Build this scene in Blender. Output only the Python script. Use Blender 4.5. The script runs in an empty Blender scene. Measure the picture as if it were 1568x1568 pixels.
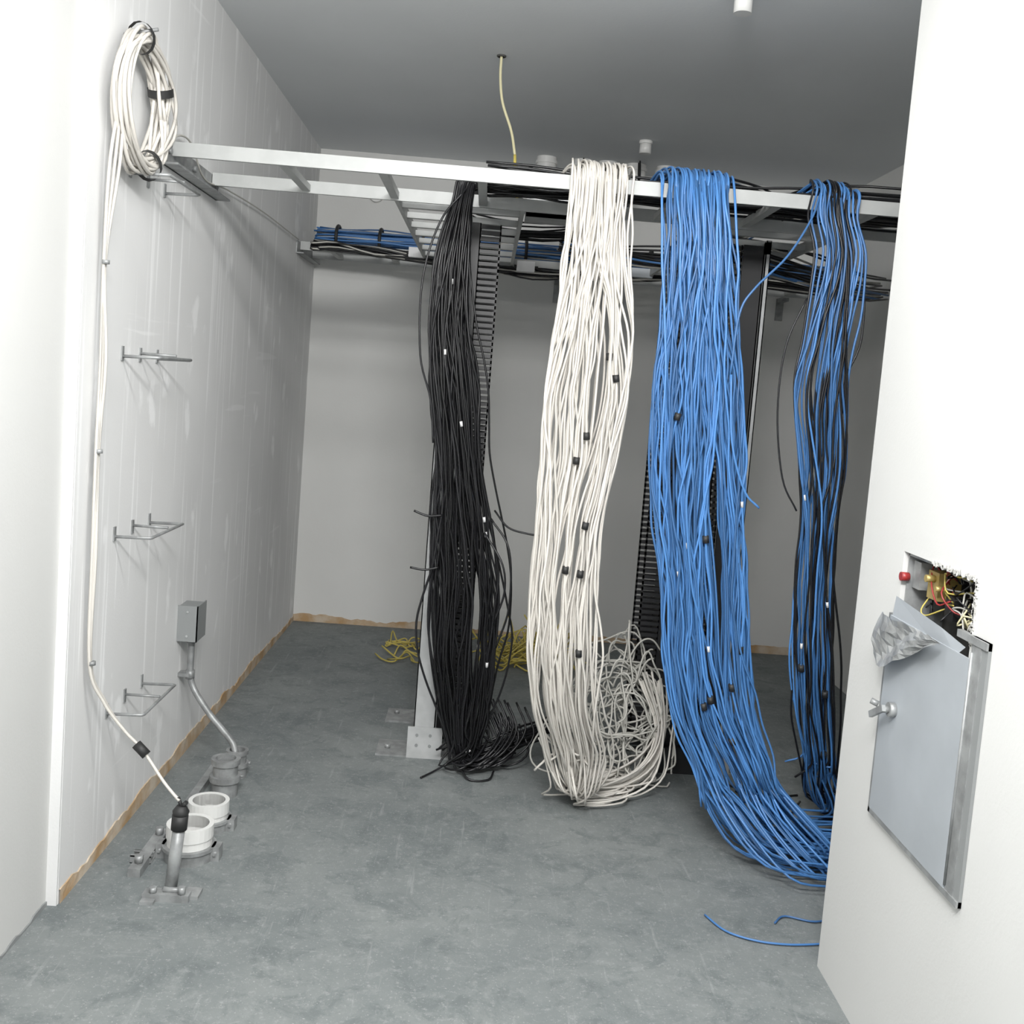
import bpy, math, random
import numpy as np
from mathutils import Vector, Matrix
scene=bpy.context.scene
scene.view_settings.view_transform='Standard'
scene.view_settings.look='None'
scene.view_settings.gamma=1.12

# ------------------------------------------------------------ materials
def mat(name,col,rough=0.5,metal=0.0,var=0.0,bump=0.0,bscale=40,noise=0.0,nscale=4,spec=0.5,col2=None):
    m=bpy.data.materials.new(name);m.use_nodes=True
    nt=m.node_tree;N=nt.nodes;Lk=nt.links
    b=N['Principled BSDF']
    b.inputs['Base Color'].default_value=(*col,1);b.inputs['Roughness'].default_value=rough
    b.inputs['Metallic'].default_value=metal
    b.inputs['Specular IOR Level'].default_value=spec
    src=None
    if noise>0:
        tc=N.new('ShaderNodeTexCoord');nz=N.new('ShaderNodeTexNoise');nz.inputs['Scale'].default_value=nscale;nz.inputs['Detail'].default_value=6
        Lk.new(tc.outputs['Object'],nz.inputs['Vector'])
        mx=N.new('ShaderNodeMix');mx.data_type='RGBA'
        c2=col2 if col2 else tuple(c*(1-noise) for c in col)
        mx.inputs['A'].default_value=(*col,1);mx.inputs['B'].default_value=(*c2,1)
        rp=N.new('ShaderNodeMapRange');rp.inputs['From Min'].default_value=0.38;rp.inputs['From Max'].default_value=0.62
        Lk.new(nz.outputs['Fac'],rp.inputs['Value']);Lk.new(rp.outputs['Result'],mx.inputs['Factor'])
        src=mx.outputs['Result'];Lk.new(src,b.inputs['Base Color'])
    if var>0:
        g=N.new('ShaderNodeNewGeometry');mr=N.new('ShaderNodeMapRange')
        mr.inputs['To Min'].default_value=1-var;mr.inputs['To Max'].default_value=1+var
        Lk.new(g.outputs['Random Per Island'],mr.inputs['Value'])
        mx=N.new('ShaderNodeVectorMath');mx.operation='SCALE'
        mx.inputs[0].default_value=col
        if src: Lk.new(src,mx.inputs[0])
        Lk.new(mr.outputs['Result'],mx.inputs['Scale']);Lk.new(mx.outputs['Vector'],b.inputs['Base Color'])
    if bump>0:
        tc=N.new('ShaderNodeTexCoord');nz=N.new('ShaderNodeTexNoise');nz.inputs['Scale'].default_value=bscale;nz.inputs['Detail'].default_value=4
        bp=N.new('ShaderNodeBump');bp.inputs['Strength'].default_value=bump;bp.inputs['Distance'].default_value=0.01
        Lk.new(tc.outputs['Object'],nz.inputs['Vector']);Lk.new(nz.outputs['Fac'],bp.inputs['Height']);Lk.new(bp.outputs['Normal'],b.inputs['Normal'])
    return m

def drywall_mat(name,base,patch,streak=0.0):
    m=bpy.data.materials.new(name);m.use_nodes=True
    nt=m.node_tree;N=nt.nodes;Lk=nt.links;b=N['Principled BSDF'];b.inputs['Roughness'].default_value=0.95
    b.inputs['Specular IOR Level'].default_value=0.08
    tc=N.new('ShaderNodeTexCoord')
    n1=N.new('ShaderNodeTexNoise');n1.inputs['Scale'].default_value=1.3;n1.inputs['Detail'].default_value=5
    Lk.new(tc.outputs['Object'],n1.inputs['Vector'])
    r1=N.new('ShaderNodeMapRange');r1.inputs['From Min'].default_value=.35;r1.inputs['From Max'].default_value=.65
    Lk.new(n1.outputs['Fac'],r1.inputs['Value'])
    mx=N.new('ShaderNodeMix');mx.data_type='RGBA';mx.inputs['A'].default_value=(*base,1);mx.inputs['B'].default_value=(*patch,1)
    Lk.new(r1.outputs['Result'],mx.inputs['Factor'])
    last=mx.outputs['Result']
    if streak>0:
        for (sc,lo,hi,st,off) in(((1,30,.9),.58,.65,streak,0),((1,.8,14),.66,.70,streak*.5,7),((1,7,3.5),.62,.67,streak,3)):
            mp=N.new('ShaderNodeMapping');mp.inputs['Scale'].default_value=sc;mp.inputs['Location'].default_value=(off,off,off)
            Lk.new(tc.outputs['Object'],mp.inputs['Vector'])
            n2=N.new('ShaderNodeTexNoise');n2.inputs['Scale'].default_value=1.0;n2.inputs['Detail'].default_value=4
            Lk.new(mp.outputs['Vector'],n2.inputs['Vector'])
            r2=N.new('ShaderNodeMapRange');r2.inputs['From Min'].default_value=lo;r2.inputs['From Max'].default_value=hi;r2.inputs['To Max'].default_value=st
            Lk.new(n2.outputs['Fac'],r2.inputs['Value'])
            m2=N.new('ShaderNodeMix');m2.data_type='RGBA';m2.inputs['B'].default_value=(.93,.93,.93,1)
            Lk.new(last,m2.inputs['A']);Lk.new(r2.outputs['Result'],m2.inputs['Factor']);last=m2.outputs['Result']
    Lk.new(last,b.inputs['Base Color'])
    n3=N.new('ShaderNodeTexNoise');n3.inputs['Scale'].default_value=120
    Lk.new(tc.outputs['Object'],n3.inputs['Vector'])
    bp=N.new('ShaderNodeBump');bp.inputs['Strength'].default_value=.08;bp.inputs['Distance'].default_value=.005
    Lk.new(n3.outputs['Fac'],bp.inputs['Height']);Lk.new(bp.outputs['Normal'],b.inputs['Normal'])
    return m

def floor_mat():
    m=bpy.data.materials.new('concrete_floor');m.use_nodes=True
    nt=m.node_tree;N=nt.nodes;Lk=nt.links;b=N['Principled BSDF'];b.inputs['Roughness'].default_value=0.7
    b.inputs['Specular IOR Level'].default_value=0.2
    tc=N.new('ShaderNodeTexCoord')
    def noise(s,d,rough=.6,sc=None,rot=0,dist=0):
        n=N.new('ShaderNodeTexNoise');n.inputs['Scale'].default_value=s;n.inputs['Detail'].default_value=d;n.inputs['Roughness'].default_value=rough;n.inputs['Distortion'].default_value=dist
        if sc:
            mp=N.new('ShaderNodeMapping');mp.inputs['Scale'].default_value=sc;mp.inputs['Rotation'].default_value=(0,0,rot);Lk.new(tc.outputs['Object'],mp.inputs['Vector']);Lk.new(mp.outputs['Vector'],n.inputs['Vector'])
        else: Lk.new(tc.outputs['Object'],n.inputs['Vector'])
        return n.outputs['Fac']
    def rng(v,a,c,t=1.0):
        r=N.new('ShaderNodeMapRange');r.inputs['From Min'].default_value=a;r.inputs['From Max'].default_value=c;r.inputs['To Max'].default_value=t
        Lk.new(v,r.inputs['Value']);return r.outputs['Result']
    def mix(f,a,bb):
        x=N.new('ShaderNodeMix');x.data_type='RGBA'
        if isinstance(a,tuple): x.inputs['A'].default_value=(*a,1)
        else: Lk.new(a,x.inputs['A'])
        x.inputs['B'].default_value=(*bb,1);Lk.new(f,x.inputs['Factor']);return x.outputs['Result']
    c=mix(rng(noise(1.8,8,.7),.38,.62),(.135,.150,.151),(.185,.200,.197))
    c=mix(rng(noise(7,9,.75,dist=.6),.50,.60,.6),c,(.096,.110,.113))
    c=mix(rng(noise(22,8,.75),.53,.64,.45),c,(.245,.260,.256))
    c=mix(rng(noise(55,6,.7),.57,.66,.45),c,(.30,.312,.307))
    c=mix(rng(noise(3,6,.6,(14,1,1),.6),.62,.70,.35),c,(.30,.315,.31))
    c=mix(rng(noise(3,6,.6,(1,16,1),.3),.64,.72,.3),c,(.28,.295,.29))
    c=mix(rng(noise(160,2,.5),.64,.72,.4),c,(.45,.45,.44))
    Lk.new(c,b.inputs['Base Color'])
    bp=N.new('ShaderNodeBump');bp.inputs['Strength'].default_value=.2;bp.inputs['Distance'].default_value=.004
    Lk.new(noise(60,5),bp.inputs['Height']);Lk.new(bp.outputs['Normal'],b.inputs['Normal'])
    return m

M_WALL_L=drywall_mat('drywall_left',(.74,.74,.735),(.66,.66,.655),.6)
M_WALL=drywall_mat('drywall_back',(.71,.71,.69),(.64,.64,.62))
M_NEAR=drywall_mat('painted_wall',(.60,.60,.585),(.57,.57,.555))
M_CEIL=drywall_mat('ceiling_paint',(.76,.78,.79),(.72,.74,.75))
M_FLOOR=floor_mat()
M_PLY=mat('exposed_plywood',(.42,.26,.12),.8,noise=.5,nscale=9,bump=.4,col2=(.58,.49,.38))
M_RAIL=mat('painted_grey_steel',(.40,.41,.40),.5,.1,noise=.1,nscale=20)
M_ALU=mat('aluminium',(.46,.47,.47),.45,.2,noise=.15,nscale=15)
M_BLK=mat('black_plastic',(.008,.008,.009),.5)
M_BLKM=mat('black_steel',(.008,.008,.009),.5,.0)
M_CW=mat('white_cable_jacket',(.60,.57,.52),.5,var=.16)
M_CB=mat('blue_cable_jacket',(.045,.150,.38),.42,var=.42)
M_CK=mat('black_cable_jacket',(.007,.007,.008),.36,var=.5,spec=.35)
M_CY=mat('yellow_cable_jacket',(.50,.40,.08),.5,var=.25)
M_CREAM=mat('cream_cable_jacket',(.62,.57,.34),.5)
M_CG=mat('grey_cable_jacket',(.44,.43,.39),.5,var=.2)
M_TAPE=mat('black_tape',(.01,.01,.01),.6)
M_LABEL=mat('white_label',(.70,.70,.70),.5)
M_GALV=mat('galvanised_steel',(.32,.33,.33),.45,.35,noise=.35,nscale=25,bump=.1)
M_SHEET=mat('galvanised_sheet',(.40,.43,.46),.5,.2,noise=.12,nscale=5)
M_PVC=mat('white_pvc',(.68,.68,.66),.35)
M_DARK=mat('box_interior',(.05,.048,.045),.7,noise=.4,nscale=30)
M_BRASS=mat('brass',(.42,.31,.10),.4,.5)
M_RED=mat('red_plastic',(.25,.015,.015),.4)
M_PLAST=mat('plaster_edge',(.62,.61,.58),.9,noise=.3,nscale=60,bump=.5)
M_GBOX=mat('grey_paint_box',(.22,.23,.23),.5,.1)
M_FOIL=mat('plastic_film',(.34,.35,.35),.35,.3,noise=.35,nscale=25,bump=.6,bscale=25)

# ------------------------------------------------------------ mesh builder
class B:
    def __init__(s,name): s.name=name;s.v=[];s.f=[];s.m=[];s.mats=[];s.sm=[]
    def mi(s,m):
        if m not in s.mats:s.mats.append(m)
        return s.mats.index(m)
    def add(s,vs,fs,m,smooth=False):
        o=len(s.v);k=s.mi(m);s.v+= [tuple(map(float,q)) for q in vs]
        for f in fs:s.f.append(tuple(o+i for i in f));s.m.append(k);s.sm.append(smooth)
    def box(s,x0,x1,y0,y1,z0,z1,m):
        vs=[(x,y,z) for x in(x0,x1) for y in(y0,y1) for z in(z0,z1)]
        s.add(vs,[(0,1,3,2),(4,6,7,5),(0,4,5,1),(2,3,7,6),(0,2,6,4),(1,5,7,3)],m)
    def obox(s,c,ax,ay,az,m):
        c=Vector(c);ax,ay,az=Vector(ax),Vector(ay),Vector(az)
        vs=[c+i*ax+j*ay+k*az for i in(-1,1) for j in(-1,1) for k in(-1,1)]
        s.add(vs,[(0,1,3,2),(4,6,7,5),(0,4,5,1),(2,3,7,6),(0,2,6,4),(1,5,7,3)],m)
    def tube(s,pts,r,m,n=6,cap=True):
        P=np.array(pts,float);K=len(P)
        T=np.gradient(P,axis=0);T/= (np.linalg.norm(T,axis=1)[:,None]+1e-9)
        a=np.array([1,0,0.]) if abs(T[0][0])<.8 else np.array([0,1.,0])
        u=np.cross(T[0],a);u/=np.linalg.norm(u)
        rr=r if hasattr(r,'__len__') else [r]*K
        vs=[];ang=[2*math.pi*i/n for i in range(n)]
        for i in range(K):
            u=u-T[i]*np.dot(u,T[i]);u/=np.linalg.norm(u)+1e-9;w=np.cross(T[i],u)
            for t in ang: vs.append(P[i]+rr[i]*(math.cos(t)*u+math.sin(t)*w))
        fs=[]
        for i in range(K-1):
            for j in range(n):
                fs.append((i*n+j,i*n+(j+1)%n,(i+1)*n+(j+1)%n,(i+1)*n+j))
        s.add(vs,fs,m,True)
        if cap:
            o=len(s.v)-K*n;k=s.mi(m)
            s.f.append(tuple(o+j for j in range(n))[::-1]);s.m.append(k);s.sm.append(False)
            s.f.append(tuple(o+(K-1)*n+j for j in range(n)));s.m.append(k);s.sm.append(False)
    def cyl(s,p0,p1,r,m,n=20): s.tube([p0,p1],r,m,n)
    def pipe(s,c,z0,z1,ro,ri,m,n=28):
        vs=[];
        for (r,z) in((ro,z0),(ro,z1),(ri,z1),(ri,z0)):
            for i in range(n):
                t=2*math.pi*i/n;vs.append((c[0]+r*math.cos(t),c[1]+r*math.sin(t),z))
        fs=[]
        for k in range(4):
            k2=(k+1)%4
            for i in range(n): fs.append((k*n+i,k*n+(i+1)%n,k2*n+(i+1)%n,k2*n+i))
        s.add(vs,fs,m,False)
    def make(s,parent=None):
        me=bpy.data.meshes.new(s.name);me.from_pydata(s.v,[],s.f)
        for m in s.mats:me.materials.append(m)
        me.polygons.foreach_set('material_index',s.m);me.polygons.foreach_set('use_smooth',s.sm);me.update()
        o=bpy.data.objects.new(s.name,me);scene.collection.objects.link(o)
        if parent:o.parent=parent
        return o

def spline(pts,sub=4):
    P=[np.array(p,float) for p in pts];P=[2*P[0]-P[1]]+P+[2*P[-1]-P[-2]]
    out=[]
    for i in range(1,len(P)-2):
        a,b,c,d=P[i-1],P[i],P[i+1],P[i+2]
        for k in range(sub):
            t=k/sub
            out.append(.5*((2*b)+(-a+c)*t+(2*a-5*b+4*c-d)*t*t+(-a+3*b-3*c+d)*t**3))
    out.append(P[-2]);return out

# ------------------------------------------------------------ room shell
LX=-1.0;BY=5.77;CZ=2.63;RX=1.93;Y0=-1.2
b=B('floor');b.box(-1.2,2.1,Y0,6.0,-.12,0,M_FLOOR);b.make()
b=B('ceiling');b.box(-1.2,2.1,Y0,6.0,CZ,CZ+.12,M_CEIL);b.make()
b=B('wall_left')
b.box(LX-.15,LX,2.557,BY,0,CZ,M_WALL_L)
b.box(LX-.18,LX-.028,Y0,2.557,0,CZ,M_NEAR)
b.box(LX-.028,LX-.001,2.549,2.557,0,CZ,M_WALL_L)
b.make()
b=B('wall_back');b.box(LX-.15,RX+.15,BY,BY+.15,0,CZ,M_WALL);b.make()
b=B('wall_right');b.box(RX,RX+.15,2.485,BY,0,CZ,M_WALL);b.make()
NX=.955;NY=2.485
b=B('wall_near_right')
hy0,hy1,hz0,hz1=1.896,2.238,.53,1.117
b.box(NX,NX+.16,Y0,hy0,0,CZ,M_NEAR);b.box(NX,NX+.16,hy1,NY,0,CZ,M_NEAR)
b.box(NX,NX+.16,hy0,hy1,0,hz0,M_NEAR);b.box(NX,NX+.16,hy0,hy1,hz1,CZ,M_NEAR)
b.box(NX+.16,RX+.15,NY-.12,NY,0,CZ,M_NEAR)
b.make()

def strip(name,p0,p1,nrm,h,seed,m,n=90):
    rnd=random.Random(seed);bb=B(name)
    p0=Vector(p0);p1=Vector(p1);nrm=Vector(nrm)
    vs=[];hh=h
    for i in range(n+1):
        p=p0.lerp(p1,i/n);hh+=rnd.uniform(-.007,.007);hh=min(max(hh,h*.55),h*1.3)
        for q in (p,p+Vector((0,0,hh))):
            vs.append(q+nrm*.004)
        vs.append(p+Vector((0,0,hh)))
    fs=[]
    for i in range(n):
        a=3*i;c=3*i+3
        fs+=[(a,c,c+1,a+1),(a+1,c+1,c+2,a+2)]
    bb.add(vs,fs,m);return bb.make()
strip('baseboard_left',(LX,2.56,0),(LX,BY,0),(1,0,0),.042,3,M_PLY,160)
strip('baseboard_back',(LX,BY,0),(RX,BY,0),(0,-1,0),.036,5,M_PLY,160)
strip('baseboard_near_left',(LX-.028,Y0,0),(LX-.028,2.549,0),(1,0,0),.010,6,M_GBOX,200)

# ------------------------------------------------------------ ladder racks
def ladder(name,axis,a0,a1,b0,b1,z,step=.305,first=None,rh=.042,rt=.014,extra=None):
    bb=B(name)
    def bx(u0,u1,w0,w1,z0,z1,m):
        if axis=='x': bb.box(u0,u1,w0,w1,z0,z1,m)
        else: bb.box(w0,w1,u0,u1,z0,z1,m)
    for w in (b0,b1): bx(a0,a1,w-rt/2,w+rt/2,z-rh,z,M_RAIL)
    u=first if first is not None else a0+step/2
    while u<a1-.02:
        bx(u-.014,u+.014,b0+rt/2,b1-rt/2,z-rh+.006,z-rh+.028,M_RAIL);u+=step
    if extra: extra(bb)
    return bb.make()
def br1(bb):
    bb.box(LX,LX+.006,3.10,3.71,1.985,2.06,M_GALV)
    bb.box(LX,LX+.05,3.10,3.71,1.985,1.991,M_GALV)
    for y in(3.14,3.40,3.67): bb.cyl((LX+.006,y,2.03),(LX+.018,y,2.03),.010,M_GALV,8)
ladder('cable_ladder_rack','x',LX+.008,RX-.01,3.18,3.63,2.065,first=-.67,extra=br1)
def br2(bb):
    bb.box(LX,LX+.006,5.22,5.72,2.0,2.06,M_GALV);bb.box(LX,LX+.04,5.22,5.72,1.997,2.002,M_GALV)
    for x in (-.3,.35,1.0,1.6):
        bb.box(x-.02,x+.02,5.66,BY-.001,2.0,2.02,M_GALV);bb.box(x-.02,x+.02,BY-.012,BY-.001,1.9,2.02,M_GALV)
ladder('cable_ladder_rack','x',LX+.008,RX-.01,5.30,5.66,2.065,extra=br2)
ladder('cable_ladder_rack','y',3.64,5.29,-.36,.08,2.065,step=.23,first=3.8)
ladder('cable_ladder_rack','y',3.64,5.29,.78,1.2,2.065,step=.23,first=3.8)

# ------------------------------------------------------------ two post racks
def rack(name,px0,px1,y0,y1,bx0,bx1,h=2.02):
    bb=B(name)
    for (ya,s) in((y0,1),(y1,-1)):
        yw=ya+ (0 if s>0 else -.004)
        bb.box(px0,px1,yw,yw+.004,.01,h,M_ALU)
        for x in(px0,px1-.004): bb.box(x,x+.004,min(ya,ya+s*.035),max(ya,ya+s*.035),.01,h,M_ALU)
        bb.box(bx0,bx1,min(ya,ya+s*.15)-.01,max(ya,ya+s*.15),0,.008,M_GALV)
        yv=ya-.012 if s>0 else ya+.006
        bb.box(px0-.02,px1+.03,yv,yv+.006,0,.12,M_ALU)
        for x in(px0+.015,px1-.015):
            for z in(.05,.09): bb.cyl((x,yv-.003,z),(x,yv,z),.006,M_GBOX,8)
        for x in(bx0+.04,bx1-.04): bb.cyl((x,ya+s*.06,.008),(x,ya+s*.06,.022),.012,M_GALV,6)
    for z in(h-.05,): bb.box(px0,px1,y0,y1,z,z+.045,M_ALU)
    bb.box(px0,px1,y0+.04,y1-.04,.01,.05,M_ALU)
    return bb
def manager(bb,x0,x1,y0,y1,left,right,z0=.06,z1=2.0,fl=.075,fr=.075,step=.0222):
    cx0=x0+(fl if left else 0);cx1=x1-(fr if right else 0)
    bb.box(cx0,cx1,y0+.01,y0+.016,z0,z1,M_BLKM);bb.box(cx0,cx1,y1-.016,y1-.01,z0,z1,M_BLKM)
    if left: bb.box(cx0,cx0+.004,y0+.01,y1-.01,z0,z1,M_BLKM)
    bb.box(cx1-.004,cx1,y0+.01,y1-.01,z0,z1,M_BLKM)
    z=z0+.01
    while z<z1:
        for side in ((1,left),(0,right)):
            if not side[1]: continue
            for y in(y0,y1-.012):
                if side[0]: bb.box(x0,cx0,y,y+.012,z,z+.013,M_BLK);bb.box(x0,x0+.006,y,y+.012,z-.004,z+.017,M_BLK)
                else: bb.box(cx1,x1,y,y+.012,z,z+.013,M_BLK);bb.box(x1-.006,x1,y,y+.012,z-.004,z+.017,M_BLK)
        z+=step
bb=rack('equipment_rack',-.178,-.098,3.765,4.30,-.315,.035)
manager(bb,-.095,.012,3.80,3.95,False,True)
bb.make()
bb=rack('equipment_rack',.985,1.004,3.80,4.32,.68,1.10)
manager(bb,.640,.90,3.80,3.96,True,True,fr=.03)
bb.box(.905,.983,3.81,3.816,.06,2.0,M_BLKM);bb.box(.979,.983,3.81,3.95,.06,2.0,M_BLKM)
bb.box(.70,.93,3.77,3.79,0,.10,M_BLKM)
bb.make()

# ------------------------------------------------------------ cable bundles
def interp(prof,z):
    if z>=prof[0][0]: return prof[0][1:]
    for a,c in zip(prof,prof[1:]):
        if z>=c[0]:
            t=(a[0]-z)/(a[0]-c[0]);return tuple(a[k]+(c[k]-a[k])*t for k in(1,2,3))
    return prof[-1][1:]
def bundle(name,prof,n,r,mats,head,tail,seed,clusters=7,thick=.05,zend=.1,loose=.06,tapes=0,labels=0,stray=.06,gaps=()):
    rnd=random.Random(seed);bb=B(name)
    cl=[((i+.5)/clusters+rnd.uniform(-.05,.05),rnd.uniform(0,6.28),rnd.uniform(.5,1.2),rnd.uniform(.03,.10)) for i in range(clusters)]
    strands=[]
    zt=prof[0][0]
    for i in range(n):
        c=cl[i%clusters]
        off=rnd.gauss(0,.50/clusters);ph=rnd.uniform(0,6.28);ph2=rnd.uniform(0,6.28);ph3=rnd.uniform(0,6.28)
        fr=rnd.uniform(1.5,6.0);am=rnd.uniform(.15,1)*loose;drift=rnd.gauss(0,.08)
        depth=rnd.uniform(-1,1);a_top=min(max((c[0]+off)*.6+.4*rnd.random(),.02),.98)
        st=rnd.random()<stray;sa=rnd.choice([-1,1])*rnd.uniform(.05,.16);sz=rnd.uniform(.3,1.7)
        zs=np.linspace(zt,zend+rnd.uniform(-.02,.05),19)
        gs=[rnd.random()<.88 for g in gaps]
        mid=[]
        for z in zs:
            s=(zt-z)/zt
            env=min(1,s*3);env=env*env*(3-2*env)
            a=c[0]+off+c[3]*math.sin(c[1]+c[2]*3.2*(zt-z))+drift*s
            a=a*env+a_top*(1-env)
            a+=am*math.sin(ph+fr*(zt-z))*min(1,s*3)+.022*math.sin(ph2+11*z)+.015*math.sin(ph3+23*z)
            lim=.03
            if st:
                a+=sa*math.exp(-((z-sz)/.25)**2)*(2 if abs(a-.5)>.25 else 1);lim=.18
            if a<0 and not st: a=-a*.5
            if a>1 and not st: a=1-(a-1)*.5
            for g,on in zip(gaps,gs):
                if not on: continue
                gc,gw,gz0,gz1=g
                if gz0<z<gz1:
                    wn=math.sin(math.pi*(z-gz0)/(gz1-gz0))
                    wn=wn**.8
                    # every strand keeps to its own side of the opening
                    if c[0]+off>=gc: a=max(a,gc+gw*(.15+.85*1)*1.0*wn+ (a-gc)*(1-wn)) if a<gc+gw*wn else a
                    else: a=min(a,gc-gw*wn+(a-gc)*(1-wn)) if a>gc-gw*wn else a
            a=min(max(a,-lim),1+lim)
            xl,xr,y=interp(prof,z)
            q=max(0,1-(2*min(max(a,0),1)-1)**2)**.5
            mid.append((xl+(xr-xl)*a, y+thick*(.35+.65*q)*(depth*.8+.2*math.sin(ph2+3*z)), z))
        hd=head(rnd,mid[0]);tl=tail(rnd,mid[-1],i)
        pts=spline(hd+mid+tl,4)
        m=mats[0] if len(mats)==1 else rnd.choices([q[0] for q in mats],[q[1] for q in mats])[0]
        bb.tube(pts,r*rnd.uniform(.9,1.1),m);strands.append((pts,depth))
    front=[s for s in strands if s[1]<-.45]
    for k in range(tapes):
        p=rnd.choice(front)[0];j=rnd.randrange(22,len(p)-14)
        d=p[j+1]-p[j];d/=np.linalg.norm(d)
        bb.tube([p[j],p[j]+d*.022],.0105,M_TAPE,8)
    for k in range(labels):
        p=rnd.choice(front)[0];j=rnd.randrange(24,len(p)-10)
        d=p[j+1]-p[j];d/=np.linalg.norm(d)
        bb.tube([p[j],p[j]+d*.018],r*1.2,M_LABEL,8)
    return bb

def head_over(yr,zr,back=.30,spread=0.0):
    def h(rnd,p):
        l=rnd.random()*.035;x=p[0]
        dx=rnd.uniform(-.03,.03)+spread
        return [(x+dx*2,yr+back,zr-.005+l*.5),(x+dx,yr+.10,zr+.012+l),(x+dx*.3,yr+.02,zr+.020+l),(x,yr-.022-l*.7,zr+.002+l*.3)]
    return h
WP=[(2.0,.196,.404,3.135),(1.80,.194,.412,3.12),(1.616,.190,.429,3.11),(1.416,.175,.434,3.11),(1.214,.178,.417,3.12),(1.009,.180,.388,3.12),(.804,.180,.392,3.13),(.597,.186,.407,3.14),(.389,.225,.43,3.20),(.20,.29,.49,3.30)]
def tail_w(rnd,p,i):
    x,y,z=p
    if i%8==0:
        return [(x-.04,y+.02,.14+rnd.random()*.15)]
    jx=rnd.gauss(0,.04);jy=rnd.gauss(0,.035);j=rnd.random()
    l=[(x*.6+.44*.4+jx*.3,3.36+jy,.09),(.44+jx*1.2,3.46+jy,.015+.05*j),(.56+jx,3.49+jy,.02+.06*j)]
    if i%3==0:
        l+=[(.68+jx*.6,3.54+jy,.07+.08*j),(.73+jx*.4,3.62+jy*.5,.20+.05*j),(.70+jx,3.66,.36+.06*j)]
    else:
        l+=[(.58+jx,3.56+jy,.03+.04*j),(.50+jx,3.62+jy,.02+.03*j)]
    return l
bb=bundle('white_cable_bundle',WP,92,.0036,[M_CW],head_over(3.18,2.065),tail_w,11,clusters=7,thick=.045,zend=.2,loose=.10,tapes=9,gaps=((.66,.06,1.15,1.80),(.42,.07,.55,1.12)))
rnd=random.Random(4)
for i in range(58):
    rx=rnd.uniform(.05,.17);rz=rnd.uniform(.06,.22);cx=.59+rnd.uniform(-.09,.07);cz=.26+rnd.uniform(-.14,.10);cy=3.66+rnd.uniform(-.07,.05)
    t0=rnd.uniform(0,6.28);ex=rnd.uniform(2.0,5.2);w=rnd.uniform(-1,1);ph=rnd.uniform(0,6.28)
    pts=[]
    for k in range(34):
        t=t0+ex*k/33
        wob=1+.22*math.sin(2*t+ph)+.13*math.sin(5*t+2*ph)
        x=cx+rx*wob*math.cos(t)+w*.10*math.sin(t+ph);z=cz+rz*wob*math.sin(t)
        pts.append((min(x,.775),cy+.06*math.sin(t)+.03*math.cos(2*t+ph),max(z,.008)))
    bb.tube(pts,.0034,M_CG)
bb.make()
BP=[(2.0,.478,.706,3.125),(1.833,.488,.731,3.10),(1.639,.505,.745,3.10),(1.442,.500,.773,3.10),(1.244,.508,.805,3.10),(1.044,.530,.825,3.10),(.842,.575,.85,3.10),(.636,.60,.88,3.10),(.432,.65,.92,3.10),(.25,.75,1.0,3.09)]
def tail_b(rnd,p,i):
    x,y,z=p;j=rnd.random();f=rnd.gauss(0,.09)
    if i%14==0: return [(x+.03,y,.16)]
    return [(x+.06,3.09+f*.5,.13+.07*j),(x+.17,3.08+f*1.1,.03+.07*j),(1.18+f*.2,3.10+f*1.2,.01+.06*j),(1.42,3.12+f*1.5,.01+.05*j),(1.65+rnd.uniform(-.1,.1),3.18+f*2,.01+.04*j)]
bb=bundle('blue_cable_bundle',BP,112,.0036,[M_CB],head_over(3.18,2.065),tail_b,21,clusters=7,thick=.055,zend=.25,loose=.10,tapes=7,labels=5,gaps=((.68,.065,.45,1.45),(.22,.035,.95,1.4)))
bb.tube(spline([(.965,3.15,2.07),(.93,3.10,1.98),(.86,3.07,1.86),(.77,3.05,1.76),(.73,3.05,1.68),(.72,3.05,1.5)],6),.0036,M_CB)
bb.tube(spline([(.72,3.04,1.5),(.74,3.03,1.30),(.79,3.03,1.16),(.84,3.03,1.11)],6),.0036,M_CB)
bb.make()
DP=[(2.0,.935,1.095,3.14),(1.877,.965,1.136,3.13),(1.675,.95,1.136,3.13),(1.472,.94,1.128,3.14),(1.269,.975,1.137,3.15),(1.063,1.003,1.126,3.16),(.855,1.017,1.141,3.18),(.645,1.041,1.174,3.2),(.433,1.088,1.21,3.24),(.22,1.157,1.26,3.3)]
def tail_d(rnd,p,i):
    x,y,z=p;j=rnd.random();f=rnd.gauss(0,.05)
    if i%5==0:return [(x+rnd.uniform(-.08,.04),y+.02,.12+.15*j)]
    return [(x+.06,3.38+f,.09),(1.33+f,3.46+f,.015+.04*j),(1.48+f,3.56+f*2,.01+.03*j)]
bb=bundle('blue_cable_bundle',DP,52,.0035,[(M_CB,.66),(M_CK,.34)],head_over(3.18,2.065),tail_d,33,clusters=4,thick=.05,zend=.22,loose=.16,tapes=3,labels=4,stray=.25,gaps=((.3,.08,1.2,1.8),))
bb.tube(spline([(.95,3.13,1.75),(.90,3.13,1.60),(.895,3.13,1.4),(.93,3.13,1.2),(.985,3.13,1.1)],6),.003,M_CK)
bb.make()
KP=[(2.03,-.165,-.09,3.60),(1.95,-.19,-.085,3.59),(1.83,-.213,-.078,3.58),(1.607,-.218,-.060,3.58),(1.38,-.195,-.022,3.58),(1.154,-.165,.0,3.59),(.925,-.168,.055,3.60),(.691,-.156,.112,3.61),(.455,-.139,.112,3.62),(.215,-.085,.10,3.65),(.09,-.04,.07,3.66)]
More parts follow.
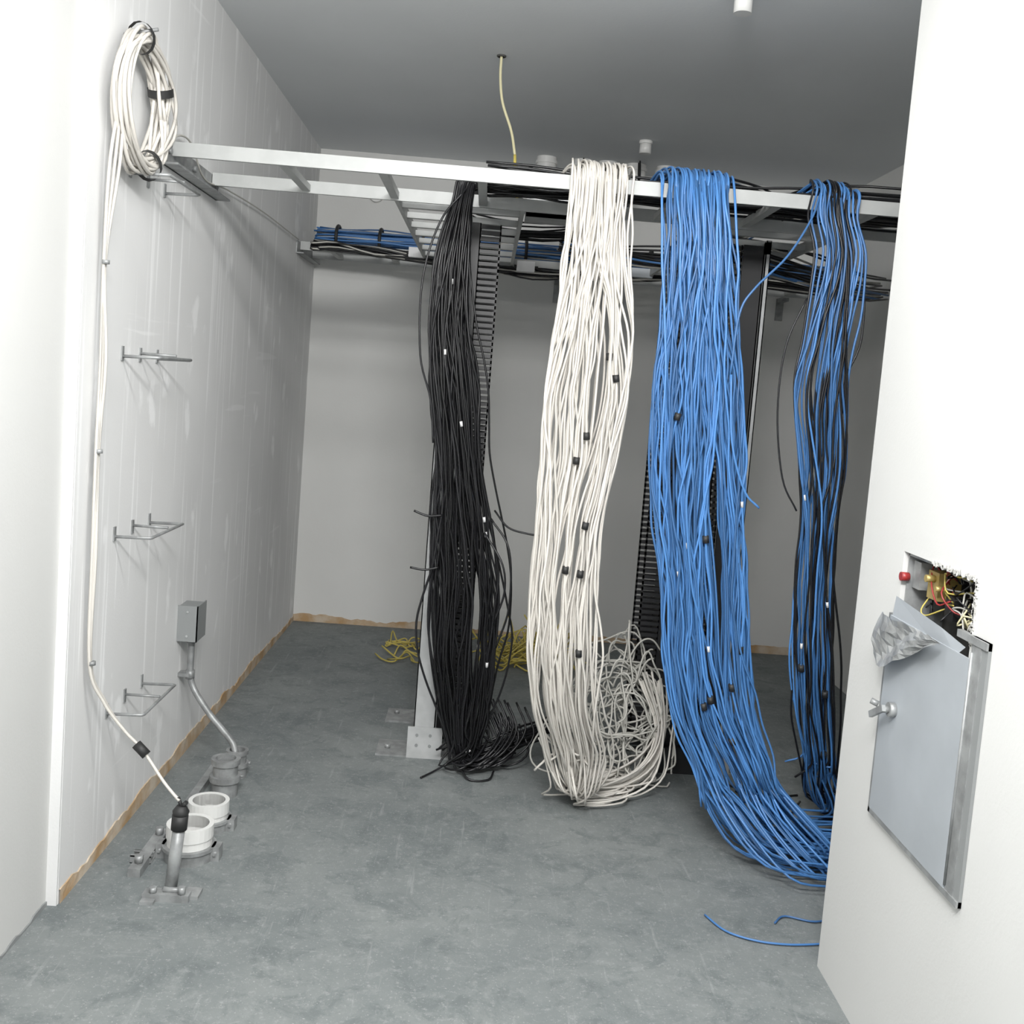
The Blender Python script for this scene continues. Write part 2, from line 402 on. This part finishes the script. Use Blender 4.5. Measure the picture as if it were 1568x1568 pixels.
def head_k(rnd,p):
    l=rnd.random()*.03;x=p[0]
    return [(x+.35,3.56,2.085+l),(x+.18,3.56,2.09+l),(x+.07,3.57,2.10+l),(x+.015,3.585,2.095+l*.6)]
def tail_k(rnd,p,i):
    x,y,z=p;j=rnd.random();f=rnd.gauss(0,.045)
    if i%3==0: return [(x+f*.8,y+.01,.02+.06*j)]
    if i%3==1: return [(.04+f,3.66+f*.5,.02+.04*j),(.11+f,3.62+f*.5,.03+.05*j),(.17+f,3.70,.07+.1*j),(.13+f,3.74,.16+.1*j)]
    return [(.06+f,3.66+f*.4,.03+.04*j),(.17+f,3.72+f*.5,.05+.06*j),(.27+f,3.78+f,.08+.08*j),(.37,3.88+f,.12+.06*j)]
bb=bundle('black_cable_bundle',KP,88,.0043,[M_CK],head_k,tail_k,44,clusters=5,thick=.055,zend=.1,loose=.12,labels=8,stray=.12,gaps=((.66,.06,.2,.95),(.3,.04,.15,.7)))
def px(pts,r,m,o=bb): o.tube(spline(pts,6),r,m)
px([(-.12,3.56,2.07),(-.20,3.55,1.95),(-.245,3.54,1.75),(-.235,3.54,1.5),(-.19,3.55,1.35),(-.17,3.55,1.2)],.004,M_CK)
px([(.06,3.56,.98),(.11,3.52,.93),(.18,3.5,.915),(.26,3.5,.91)],.0035,M_CK)
px([(.05,3.56,.95),(.12,3.52,.85),(.135,3.52,.65),(.10,3.53,.5)],.004,M_CK)
px([(.03,3.56,.90),(.10,3.52,.80),(.115,3.52,.70),(.09,3.53,.6)],.004,M_CK)
px([(-.22,3.55,.96),(-.17,3.55,.945),(-.12,3.56,.95)],.004,M_CK)
px([(-.22,3.55,.76),(-.17,3.55,.755),(-.12,3.56,.765)],.004,M_CK)
px([(.0,3.62,.04),(.04,3.56,.008),(.11,3.57,.006),(.13,3.62,.02)],.004,M_CK)
px([(-.03,3.64,.04),(-.08,3.62,.01),(-.13,3.55,.006)],.004,M_CK)
bb.make()

# ------------------------------------------------------------ cables running on ladders
def run(name,paths,n,r,m,spread,seed,ties=None,wob=.008):
    rnd=random.Random(seed);bb=B(name)
    for i in range(n):
        base=paths[i%len(paths)];oy=rnd.gauss(0,spread[0]);oz=abs(rnd.gauss(0,spread[1]))
        bb.tube(spline([(x+rnd.uniform(-.01,.01),y+oy+rnd.gauss(0,wob),z+oz+rnd.gauss(0,wob*.6)) for x,y,z in base],3),r,m[i%len(m)])
    if ties:
        for (x,y,z,ry,rz) in ties:
            pts=[(x,y+ry*math.cos(t),z+rz*math.sin(t)) for t in np.linspace(0,2*math.pi,17)]
            bb.tube(pts,.009,M_TAPE,6,False)
    return bb
bx=[-.93,-.8,-.6,-.4,-.2,0,.2,.4,.6,.8,1.0,1.2,1.5,1.85]
run('blue_ladder_cable_run',[[(x,5.40,2.085) for x in bx]],60,.0042,[M_CB,M_CB,M_CB,M_CB,M_CG],(.035,.032),1,[(x,5.40,2.11,.085,.06) for x in(-.82,-.60,-.38,-.2,.15,.45,.8)]).make()
run('black_ladder_cable_run',[[(x,5.275,2.005-.025*math.sin(3*x+1)) for x in bx]],28,.0042,[M_CK,M_CK,M_CG,M_CK,M_CK],(.010,.018),2,wob=.012).make()
bx2=[-.05,.1,.25,.4,.6,.8,1.0,1.3,1.6,1.88]
run('black_ladder_cable_run',[[(x,3.42,2.05) for x in bx2]],50,.0045,[M_CK],(.06,.028),3,wob=.012).make()
run('black_feeder_cable',[[(.42,5.52,2.62),(.40,5.45,2.42),(.32,5.2,2.27),(.2,4.7,2.19),(.08,4.2,2.14),(.0,3.8,2.11),(.08,3.62,2.11),(.3,3.5,2.08)],
 [(.55,5.52,2.62),(.55,5.42,2.4),(.5,5.0,2.25),(.4,4.5,2.17),(.3,4.0,2.13),(.35,3.6,2.10),(.6,3.5,2.08)],
 [(.70,5.52,2.62),(.68,5.42,2.4),(.5,5.1,2.2),(.2,4.9,2.12),(-.1,4.6,2.09),(-.15,4.1,2.085),(-.08,3.7,2.09),(.1,3.5,2.09)]],50,.0045,[M_CK],(.03,.02),5,wob=.014).make()
run('black_feeder_cable',[[(1.5,5.6,2.10),(1.2,5.45,2.09),(1.02,5.0,2.08),(1.0,4.5,2.075),(1.0,4.0,2.08),(1.1,3.6,2.08),(1.5,3.45,2.08)],
 [(1.85,4.2,2.3),(1.6,4.0,2.15),(1.3,3.9,2.09),(1.05,3.8,2.07),(.9,3.6,2.08),(.7,3.5,2.08)],
 [(1.88,5.0,1.98),(1.6,4.6,1.93),(1.35,4.3,1.93),(1.1,4.2,1.96),(.9,4.3,2.02),(.8,4.6,2.09)],
 [(.3,4.9,2.09),(.5,4.7,2.02),(.75,4.6,1.99),(1.0,4.6,2.0),(1.2,4.8,2.09)]],84,.0045,[M_CK,M_CK,M_CK,M_CB,M_CK,M_CK,M_CG],(.05,.035),6,wob=.02).make()
b=B('ladder_mounted_bracket')
b.box(.10,.30,4.0,4.16,2.068,2.13,M_GALV);b.box(.10,.30,4.0,4.004,2.068,2.16,M_ALU)
for k in range(4): b.cyl((.13+.045*k,3.995,2.115),(.13+.045*k,4.0,2.115),.012,M_DARK,10)
b.make()
b=B('hanging_ceiling_cable')
b.tube(spline([(-.037,3.92,2.63),(-.035,3.92,2.55),(-.02,3.92,2.46),(.02,3.92,2.36),(.04,3.9,2.27)],6),.0055,M_CREAM)
b.tube(spline([(.04,3.9,2.27),(.045,3.89,2.2),(.03,3.86,2.15),(-.02,3.83,2.13)],6),.006,M_CY)
b.tube(spline([(.04,3.9,2.27),(.045,3.88,2.2),(.06,3.85,2.10)],6),.006,M_CY)
b.tube([(-.037+.014*math.cos(t),3.92+.014*math.sin(t),2.627) for t in np.linspace(0,6.283,16)],.004,M_DARK,6,False)
b.make()

rnd=random.Random(9);b=B('yellow_cable_pile')
for i in range(46):
    left=i<9
    x=rnd.uniform(-.46,-.36) if left else rnd.uniform(.02,.30);pts=[]
    yy=5.15+rnd.uniform(-.15,.2)
    for k in range(5): pts.append((x+k*(.05 if left else .08)+rnd.uniform(-.03,.03),yy+rnd.uniform(-.06,.06),.01+abs(rnd.gauss(0,.03 if left else .08))))
    b.tube(spline(pts,4),.0042,M_CY)
b.make()

b=B('cable_offcut_on_floor')
b.tube(spline([(.71,2.70,.006),(.75,2.62,.006),(.82,2.58,.006),(.90,2.57,.006),(.98,2.58,.006),(1.06,2.60,.006)],6),.003,M_CB)
b.tube(spline([(.90,2.68,.006),(.94,2.72,.006),(1.02,2.70,.006),(1.12,2.75,.006)],6),.003,M_CB)
b.make()
b=B('cable_offcut_on_floor')
b.tube(spline([(1.02,3.62,.006),(1.10,3.50,.006),(1.06,3.42,.006),(1.14,3.40,.006),(1.22,3.5,.03)],6),.004,M_CK)
b.tube(spline([(.95,3.8,.006),(1.02,3.66,.006),(1.16,3.60,.006),(1.25,3.62,.006)],6),.004,M_CK)
b.make()

# ------------------------------------------------------------ left wall cable coil
rnd=random.Random(7);b=B('coiled_white_cable')
cy,cz=2.77,2.07
for i in range(17):
    ry=.165+rnd.uniform(-.04,.03);rz=.165+rnd.uniform(-.025,.02);ox=LX+.03+rnd.uniform(0,.045)
    pts=[];ph=rnd.uniform(0,6.28)
    for k in range(37):
        t=2*math.pi*k/36
        pts.append((ox+.008*math.sin(2*t+ph),cy+ry*math.cos(t)+.012*math.sin(3*t+ph),cz+rz*math.sin(t)+.01*math.cos(2*t+ph)))
    b.tube(pts,.005,M_CW)
for t in(1.75,.45,-1.1):
    c=Vector((LX+.05,cy+.158*math.cos(t),cz+.160*math.sin(t)));tg=Vector((0,-math.sin(t),math.cos(t)))
    rad=Vector((0,math.cos(t),math.sin(t)))
    n=14;vs=[]
    for sgn in(-1,1):
        for q in range(n):
            w=2*math.pi*q/n;vs.append(c+tg*.011*sgn+rad*.040*math.cos(w)+Vector((1,0,0))*.034*math.sin(w))
    fs=[(q,(q+1)%n,n+(q+1)%n,n+q) for q in range(n)]
    b.add(vs,fs,M_TAPE,True)
b.cyl((LX+.004,cy-.02,cz+.165),(LX+.09,cy-.02,cz+.185),.005,M_GALV,8)
for j in(0,1,2):
    o=j*.009
    b.tube(spline([(LX+.05,2.64,2.10),(LX+.03+o,2.62+o,1.9),(LX+.02,2.633+o*.5,1.645),(LX+.02+o,2.64-o*.8,1.4),(LX+.02,2.634+o,1.168),(LX+.02+o*.5,2.638,.9),(LX+.02,2.65+o*.5,.61),(LX+.05,2.68+o*.5,.50),(-.90,2.70,.42),(-.848,2.70,.369),(-.775,2.66,.30),(-.725,2.635,.262)],6),.0042,M_CW)
for (x,y,z) in((LX+.025,2.633,1.645),(LX+.025,2.64,1.168),(LX+.025,2.655,.61)):
    b.tube([(x,y,z-.005),(x,y,z+.005)],.010,M_GALV,8)
b.tube([(-.865,2.70,.383),(-.835,2.695,.357)],.014,M_TAPE,8)
b.make()
b=B('wire_along_left_side')
b.tube(spline([(LX+.03,2.93,2.06),(LX+.02,3.05,2.03),(LX+.02,3.2,2.09),(LX+.02,3.33,2.09),(LX+.015,3.5,2.02),(LX+.015,3.8,2.04),(LX+.015,4.4,2.06),(LX+.015,5.2,2.06)],6),.0032,M_CG)
b.make()

for z in(.41,.915,1.414,1.905):
    b=B('cable_hook_bracket')
    b.tube([(LX,2.845,z),(LX+.10,2.845,z+.003),(LX+.105,2.85,z+.004),(LX+.105,3.135,z+.004),(LX+.10,3.14,z+.003),(LX,3.14,z)],.0045,M_GALV,8)
    b.tube([(LX,2.99,z+.012),(LX+.105,2.99,z+.012)],.004,M_GALV,8)
    for y in(2.845,2.99,3.14): b.box(LX,LX+.004,y-.008,y+.008,z-.012,z+.028,M_GALV)
    b.make()

b=B('electrical_junction_box')
b.box(LX,LX+.065,3.50,3.60,.46,.575,M_GBOX);b.box(LX+.065,LX+.069,3.495,3.605,.455,.58,M_GBOX)
b.box(LX,LX+.069,3.495,3.5,.455,.58,M_GBOX)
for z in(.475,.56): b.cyl((LX+.035,3.494,z),(LX+.035,3.49,z),.004,M_ALU,8)
b.cyl((LX+.038,3.55,.44),(LX+.038,3.55,.462),.018,M_GALV,12)
b.tube(spline([(LX+.038,3.55,.455),(LX+.038,3.55,.37),(LX+.04,3.548,.32),(LX+.06,3.54,.27),(LX+.12,3.51,.205),(LX+.17,3.49,.16),(LX+.215,3.47,.12),(LX+.232,3.46,.085)],6),.011,M_GALV,10)
b.cyl((LX+.038,3.55,.31),(LX+.038,3.55,.34),.016,M_GALV,12)
b.box(LX,LX+.04,3.53,3.57,.32,.332,M_GALV)
b.make()
def coupling(bb,c,h,r):
    bb.pipe(c,0,h*.45,r,r*.8,M_GALV);bb.pipe(c,h*.4,h*.55,r*1.2,r*.8,M_GALV);bb.pipe(c,h*.55,h*.9,r*.95,r*.75,M_GALV);bb.pipe(c,h*.85,h,r*1.12,r*.78,M_GALV)
    bb.pipe(c,.004,.03,r*.8,0.001,M_DARK)
    for a in(.3,2.4): bb.cyl((c[0]+r*1.0*math.cos(a),c[1]+r*1.0*math.sin(a),h*.48),(c[0]+r*1.4*math.cos(a),c[1]+r*1.4*math.sin(a),h*.48),.006,M_GALV,6)
b=B('conduit_floor_sleeve');coupling(b,(-.765,3.47),.095,.034);b.make()
b=B('conduit_floor_sleeve');coupling(b,(-.765,3.31),.125,.042);b.make()
def pvc(c,h,r):
    b=B('pvc_floor_sleeve')
    b.pipe(c,0,h,r,r*.84,M_PVC);b.pipe(c,h-.035,h+.002,r*1.05,r*.84,M_PVC)
    b.pipe(c,.0,h*.4,r*1.10,r,M_GALV);b.pipe(c,h*.32,h*.42,r*1.2,r,M_GALV)
    b.pipe(c,.002,.012,r*.84,.001,M_DARK)
    for a in(0.1,3.3): b.box(c[0]+r*1.25*math.cos(a)-.012,c[0]+r*1.25*math.cos(a)+.012,c[1]-.02,c[1]+.02,0,h*.42,M_GALV);b.cyl((c[0]+r*1.25*math.cos(a),c[1]-.03,h*.25),(c[0]+r*1.25*math.cos(a),c[1]+.03,h*.25),.005,M_GALV,8)
    b.make()
pvc((-.752,3.06),.085,.058);pvc((-.752,2.86),.10,.063)
b=B('slotted_strut_channel')
def strut(x0,x1,y,z0=0.0,w=.04,h=.022):
    b.box(x0,x1,y,y+.003,z0,z0+h,M_GALV);b.box(x0,x1,y+w-.003,y+w,z0,z0+h,M_GALV);b.box(x0,x1,y,y+w,z0,z0+.003,M_GALV)
    b.box(x0,x1,y,y+.010,z0+h-.003,z0+h,M_GALV);b.box(x0,x1,y+w-.010,y+w,z0+h-.003,z0+h,M_GALV)
strut(-.90,-.842,2.80)
b.box(-.879,-.845,2.72,2.98,0,.024,M_GALV)
b.box(-.86,-.835,3.13,3.5,0,.024,M_GALV)
for y in(2.76,2.94): b.cyl((-.862,y,.024),(-.862,y,.045),.012,M_GALV,6)
b.make()
b=B('conduit_stub_up')
b.cyl((-.738,2.635,0),(-.722,2.635,.19),.0165,M_GALV,16)
b.cyl((-.7225,2.635,.185),(-.7205,2.635,.225),.021,M_TAPE,14)
b.tube([(-.7205,2.635,.22),(-.7195,2.635,.235),(-.7185,2.635,.25)],[.019,.022,.012],M_TAPE,14)
b.tube([(-.7185,2.635,.245),(-.705,2.63,.262)],.006,M_TAPE,8)
b.tube([(-.7185,2.635,.245),(-.730,2.64,.270)],.005,M_TAPE,8)
b.box(-.80,-.68,2.60,2.63,0,.02,M_GALV);b.box(-.80,-.765,2.58,2.66,0,.008,M_GALV);b.box(-.70,-.66,2.62,2.67,0,.01,M_GALV)
b.cyl((-.70,2.61,.02),(-.70,2.61,.04),.010,M_GALV,6);b.cyl((-.775,2.61,.02),(-.775,2.61,.035),.010,M_GALV,6)
b.cyl((-.75,2.62,.025),(-.70,2.62,.025),.008,M_GALV,8)
b.make()

# ------------------------------------------------------------ ceiling items
def sprink(x,y,r,h):
    b=B('ceiling_sprinkler_head')
    b.tube([(x,y,CZ),(x,y,CZ-h*.25)],r*1.15,M_PVC,20);b.tube([(x,y,CZ-h*.2),(x,y,CZ-h)],r,M_PVC,20);b.make()
sprink(.67,3.12,.027,.07);sprink(.67,5.0,.028,.06)
for x in(.226,.42,.55,.70,.86):
    b=B('ceiling_conduit_sleeve');b.pipe((x,5.52),CZ-.12,CZ,.052,.046,M_PVC);b.pipe((x,5.52),CZ-.035,CZ-.02,.058,.05,M_PVC);b.make()
for (x,z,w,h,m) in((-.40,2.045,.038,.024,M_LABEL),(.15,2.02,.045,.026,M_LABEL),(.72,2.035,.07,.022,M_SHEET)):
    b=B('cable_splice_box');b.box(x-w,x+w,5.20,5.25,z-h,z+h,m);b.box(x-w*1.15,x+w*1.15,5.25,5.256,z-h*.5,z+h*.5,m)
    b.cyl((x-w*1.3,5.23,z),(x-w,5.23,z),.008,M_TAPE,8);b.cyl((x+w*1.4,5.23,z),(x+w,5.23,z),.008,M_TAPE,8);b.make()
b=B('round_sensor_device')
b.cyl((-.68,BY,2.40),(-.68,5.73,2.40),.036,M_PVC,18);b.cyl((-.68,5.73,2.40),(-.68,5.71,2.40),.018,M_GBOX,14);b.make()

# ------------------------------------------------------------ recessed control panel
b=B('recessed_access_panel')
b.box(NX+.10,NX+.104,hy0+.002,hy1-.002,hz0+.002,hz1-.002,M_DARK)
b.box(NX+.01,NX+.10,hy1-.008,hy1-.003,hz0+.002,hz1-.003,M_GALV);b.box(NX+.01,NX+.10,hy0+.003,hy0+.008,hz0+.002,hz1-.003,M_GALV)
b.box(NX+.01,NX+.10,hy0+.003,hy1-.003,hz1-.008,hz1-.003,M_GALV)
dy0,dy1,dz0,dz1=1.868,2.246,.522,1.0
b.box(NX-.012,NX-.008,dy0,dy1,dz0,dz1-.03,M_SHEET)
fy0,fy1,fz0,fz1=1.812,2.256,.510,1.014
b.box(NX-.007,NX-.0005,fy0,dy0+.006,fz0,fz1,M_GBOX)
b.box(NX-.009,NX-.0065,dy0-.034,dy0-.002,fz0+.01,fz1-.01,M_GALV)
b.box(NX-.011,NX-.0005,fy0,fy1,fz0,fz0+.012,M_GALV);b.box(NX-.011,NX-.0005,fy1-.010,fy1,fz0,fz1-.04,M_GALV)
b.box(NX-.011,NX-.0005,fy0,1.93,fz1-.014,fz1,M_GALV)
b.cyl((NX-.010,dy0-.003,fz0+.02),(NX-.010,dy0-.003,fz1-.03),.0032,M_GALV,8)
b.add([(NX-.006,2.24,1.015),(NX-.010,2.00,1.000),(NX-.010,2.00,.955),(NX-.012,2.245,.93),(NX-.006,1.90,.985),(NX-.010,1.93,.96)],[(0,3,2,1),(1,2,5,4)],M_SHEET)
rnd=random.Random(2);vs=[];fs=[];nu,nv=14,7
for i in range(nu+1):
    for j in range(nv+1):
        s=i/nu;t=j/nv
        y=2.268-.31*s;top=.970+.012*s;low=top-.012-.105*max(0,1-abs(s-.18)/.8)
        z=top+(low-top)*t+rnd.uniform(-.003,.003);vs.append((NX-.018-.014*abs(math.sin(5*s+3*t))-.01*t-rnd.uniform(0,.005),y+rnd.uniform(-.003,.003),z))
for i in range(nu):
    for j in range(nv): a=i*(nv+1)+j;fs.append((a,a+1,a+nv+2,a+nv+1))
b.add(vs,fs,M_FOIL)
b.cyl((NX-.011,2.17,.775),(NX-.026,2.17,.775),.016,M_GALV,18);b.cyl((NX-.026,2.17,.775),(NX-.040,2.17,.775),.008,M_GALV,12)
b.obox((NX-.040,2.195,.762),(.004,0,0),(0,.034,-.018),(0,.004,.006),M_GALV)
b.cyl((NX-.03,2.215,.772),(NX-.045,2.222,.778),.007,M_GALV,12)
rnd=random.Random(12)
for k in range(34):
    y=rnd.uniform(1.91,2.2);z=rnd.uniform(1.0,1.10)
    m=rnd.choice([M_CREAM,M_CK,M_CK,M_CY,M_RED,M_CG,M_CK])
    pts=[(NX+.06+rnd.uniform(-.03,.03),y,z)]
    for q in range(4): pts.append((NX+.035+rnd.uniform(-.02,.03),min(max(pts[-1][1]+rnd.uniform(-.05,.05),1.91),2.22),min(max(pts[-1][2]+rnd.uniform(-.04,.04),.98),1.10)))
    b.tube(spline(pts,4),.0018,m)
b.box(NX+.03,NX+.08,2.12,2.17,1.03,1.09,M_BRASS);b.box(NX+.04,NX+.08,2.06,2.10,1.0,1.05,M_BLK);b.box(NX+.04,NX+.07,1.93,1.97,1.01,1.05,M_GALV)
b.box(NX+.02,NX+.06,2.19,2.225,1.04,1.10,M_GALV);b.cyl((NX+.03,2.14,1.075),(NX+.01,2.14,1.075),.008,M_BRASS,10);b.cyl((NX+.03,2.10,1.06),(NX+.015,2.10,1.06),.006,M_BRASS,10)
b.cyl((NX+.01,2.225,1.062),(NX-.008,2.225,1.062),.010,M_RED,14)
for k in range(60):
    if k<30: y=hy0-.003+rnd.uniform(-.004,.003);z=.99+.13*(k/30)
    else: y=hy0+(k-30)/30*.2;z=hz1+rnd.uniform(-.003,.003)
    b.obox((NX-.001,y,z),(.002,0,0),(0,rnd.uniform(.002,.005),rnd.uniform(-.003,.003)),(0,rnd.uniform(-.002,.002),rnd.uniform(.002,.005)),M_PLAST)
b.make()

# ------------------------------------------------------------ lighting
for y in (0.0,1.75):  # both out of view; the one deeper in the room is added for the fill
    b=B('unseen_ceiling_fixture')
    b.box(-.62,.62,y-.12,y+.12,CZ-.04,CZ-.001,M_PVC);b.box(-.64,-.62,y-.13,y+.13,CZ-.05,CZ-.001,M_RAIL);b.box(.62,.64,y-.13,y+.13,CZ-.05,CZ-.001,M_RAIL);b.make()
def area(loc,rot,sx,sy,e,col=(1,1,1)):
    l=bpy.data.lights.new('fixture_and_fill_light','AREA');l.shape='RECTANGLE';l.size=sx;l.size_y=sy;l.energy=e;l.color=col
    o=bpy.data.objects.new('fixture_and_fill_light',l);o.location=loc;o.rotation_euler=rot;scene.collection.objects.link(o);return o
area((0,.2,CZ-.16),(math.radians(62),0,0),1.0,.22,78,(1,.995,.98))
area((.05,1.75,CZ-.05),(math.radians(10),0,0),1.2,.22,31,(1,.995,.98))  # added fill that brightens the left wall, no lamp known there
pl=bpy.data.lights.new('ceiling_fill','POINT');pl.energy=44;pl.shadow_soft_size=.15  # point fill added below the fixtures to brighten ceiling and walls
po=bpy.data.objects.new('ceiling_fill',pl);po.location=(0,.6,2.35);scene.collection.objects.link(po)
w=bpy.data.worlds.new('world');scene.world=w;w.use_nodes=True
w.node_tree.nodes['Background'].inputs['Color'].default_value=(.95,.97,1,1);w.node_tree.nodes['Background'].inputs['Strength'].default_value=.85

# ------------------------------------------------------------ camera
yaw=math.radians(1.8);p=math.radians(5.0);r=math.radians(4.46)
F=Vector((math.sin(yaw)*math.cos(p),math.cos(yaw)*math.cos(p),-math.sin(p)))
R0=Vector((math.cos(yaw),-math.sin(yaw),0));U0=R0.cross(F)
R=math.cos(r)*R0+math.sin(r)*U0;U=math.cos(r)*U0-math.sin(r)*R0
cd=bpy.data.cameras.new('camera');cd.sensor_width=36;cd.lens=36.05;cd.shift_y=-.0332;cd.clip_start=.02
co=bpy.data.objects.new('camera',cd);scene.collection.objects.link(co)
Mx=Matrix((R,U,-F)).transposed().to_4x4();Mx.translation=Vector((0,0,1.41));co.matrix_world=Mx
scene.camera=co
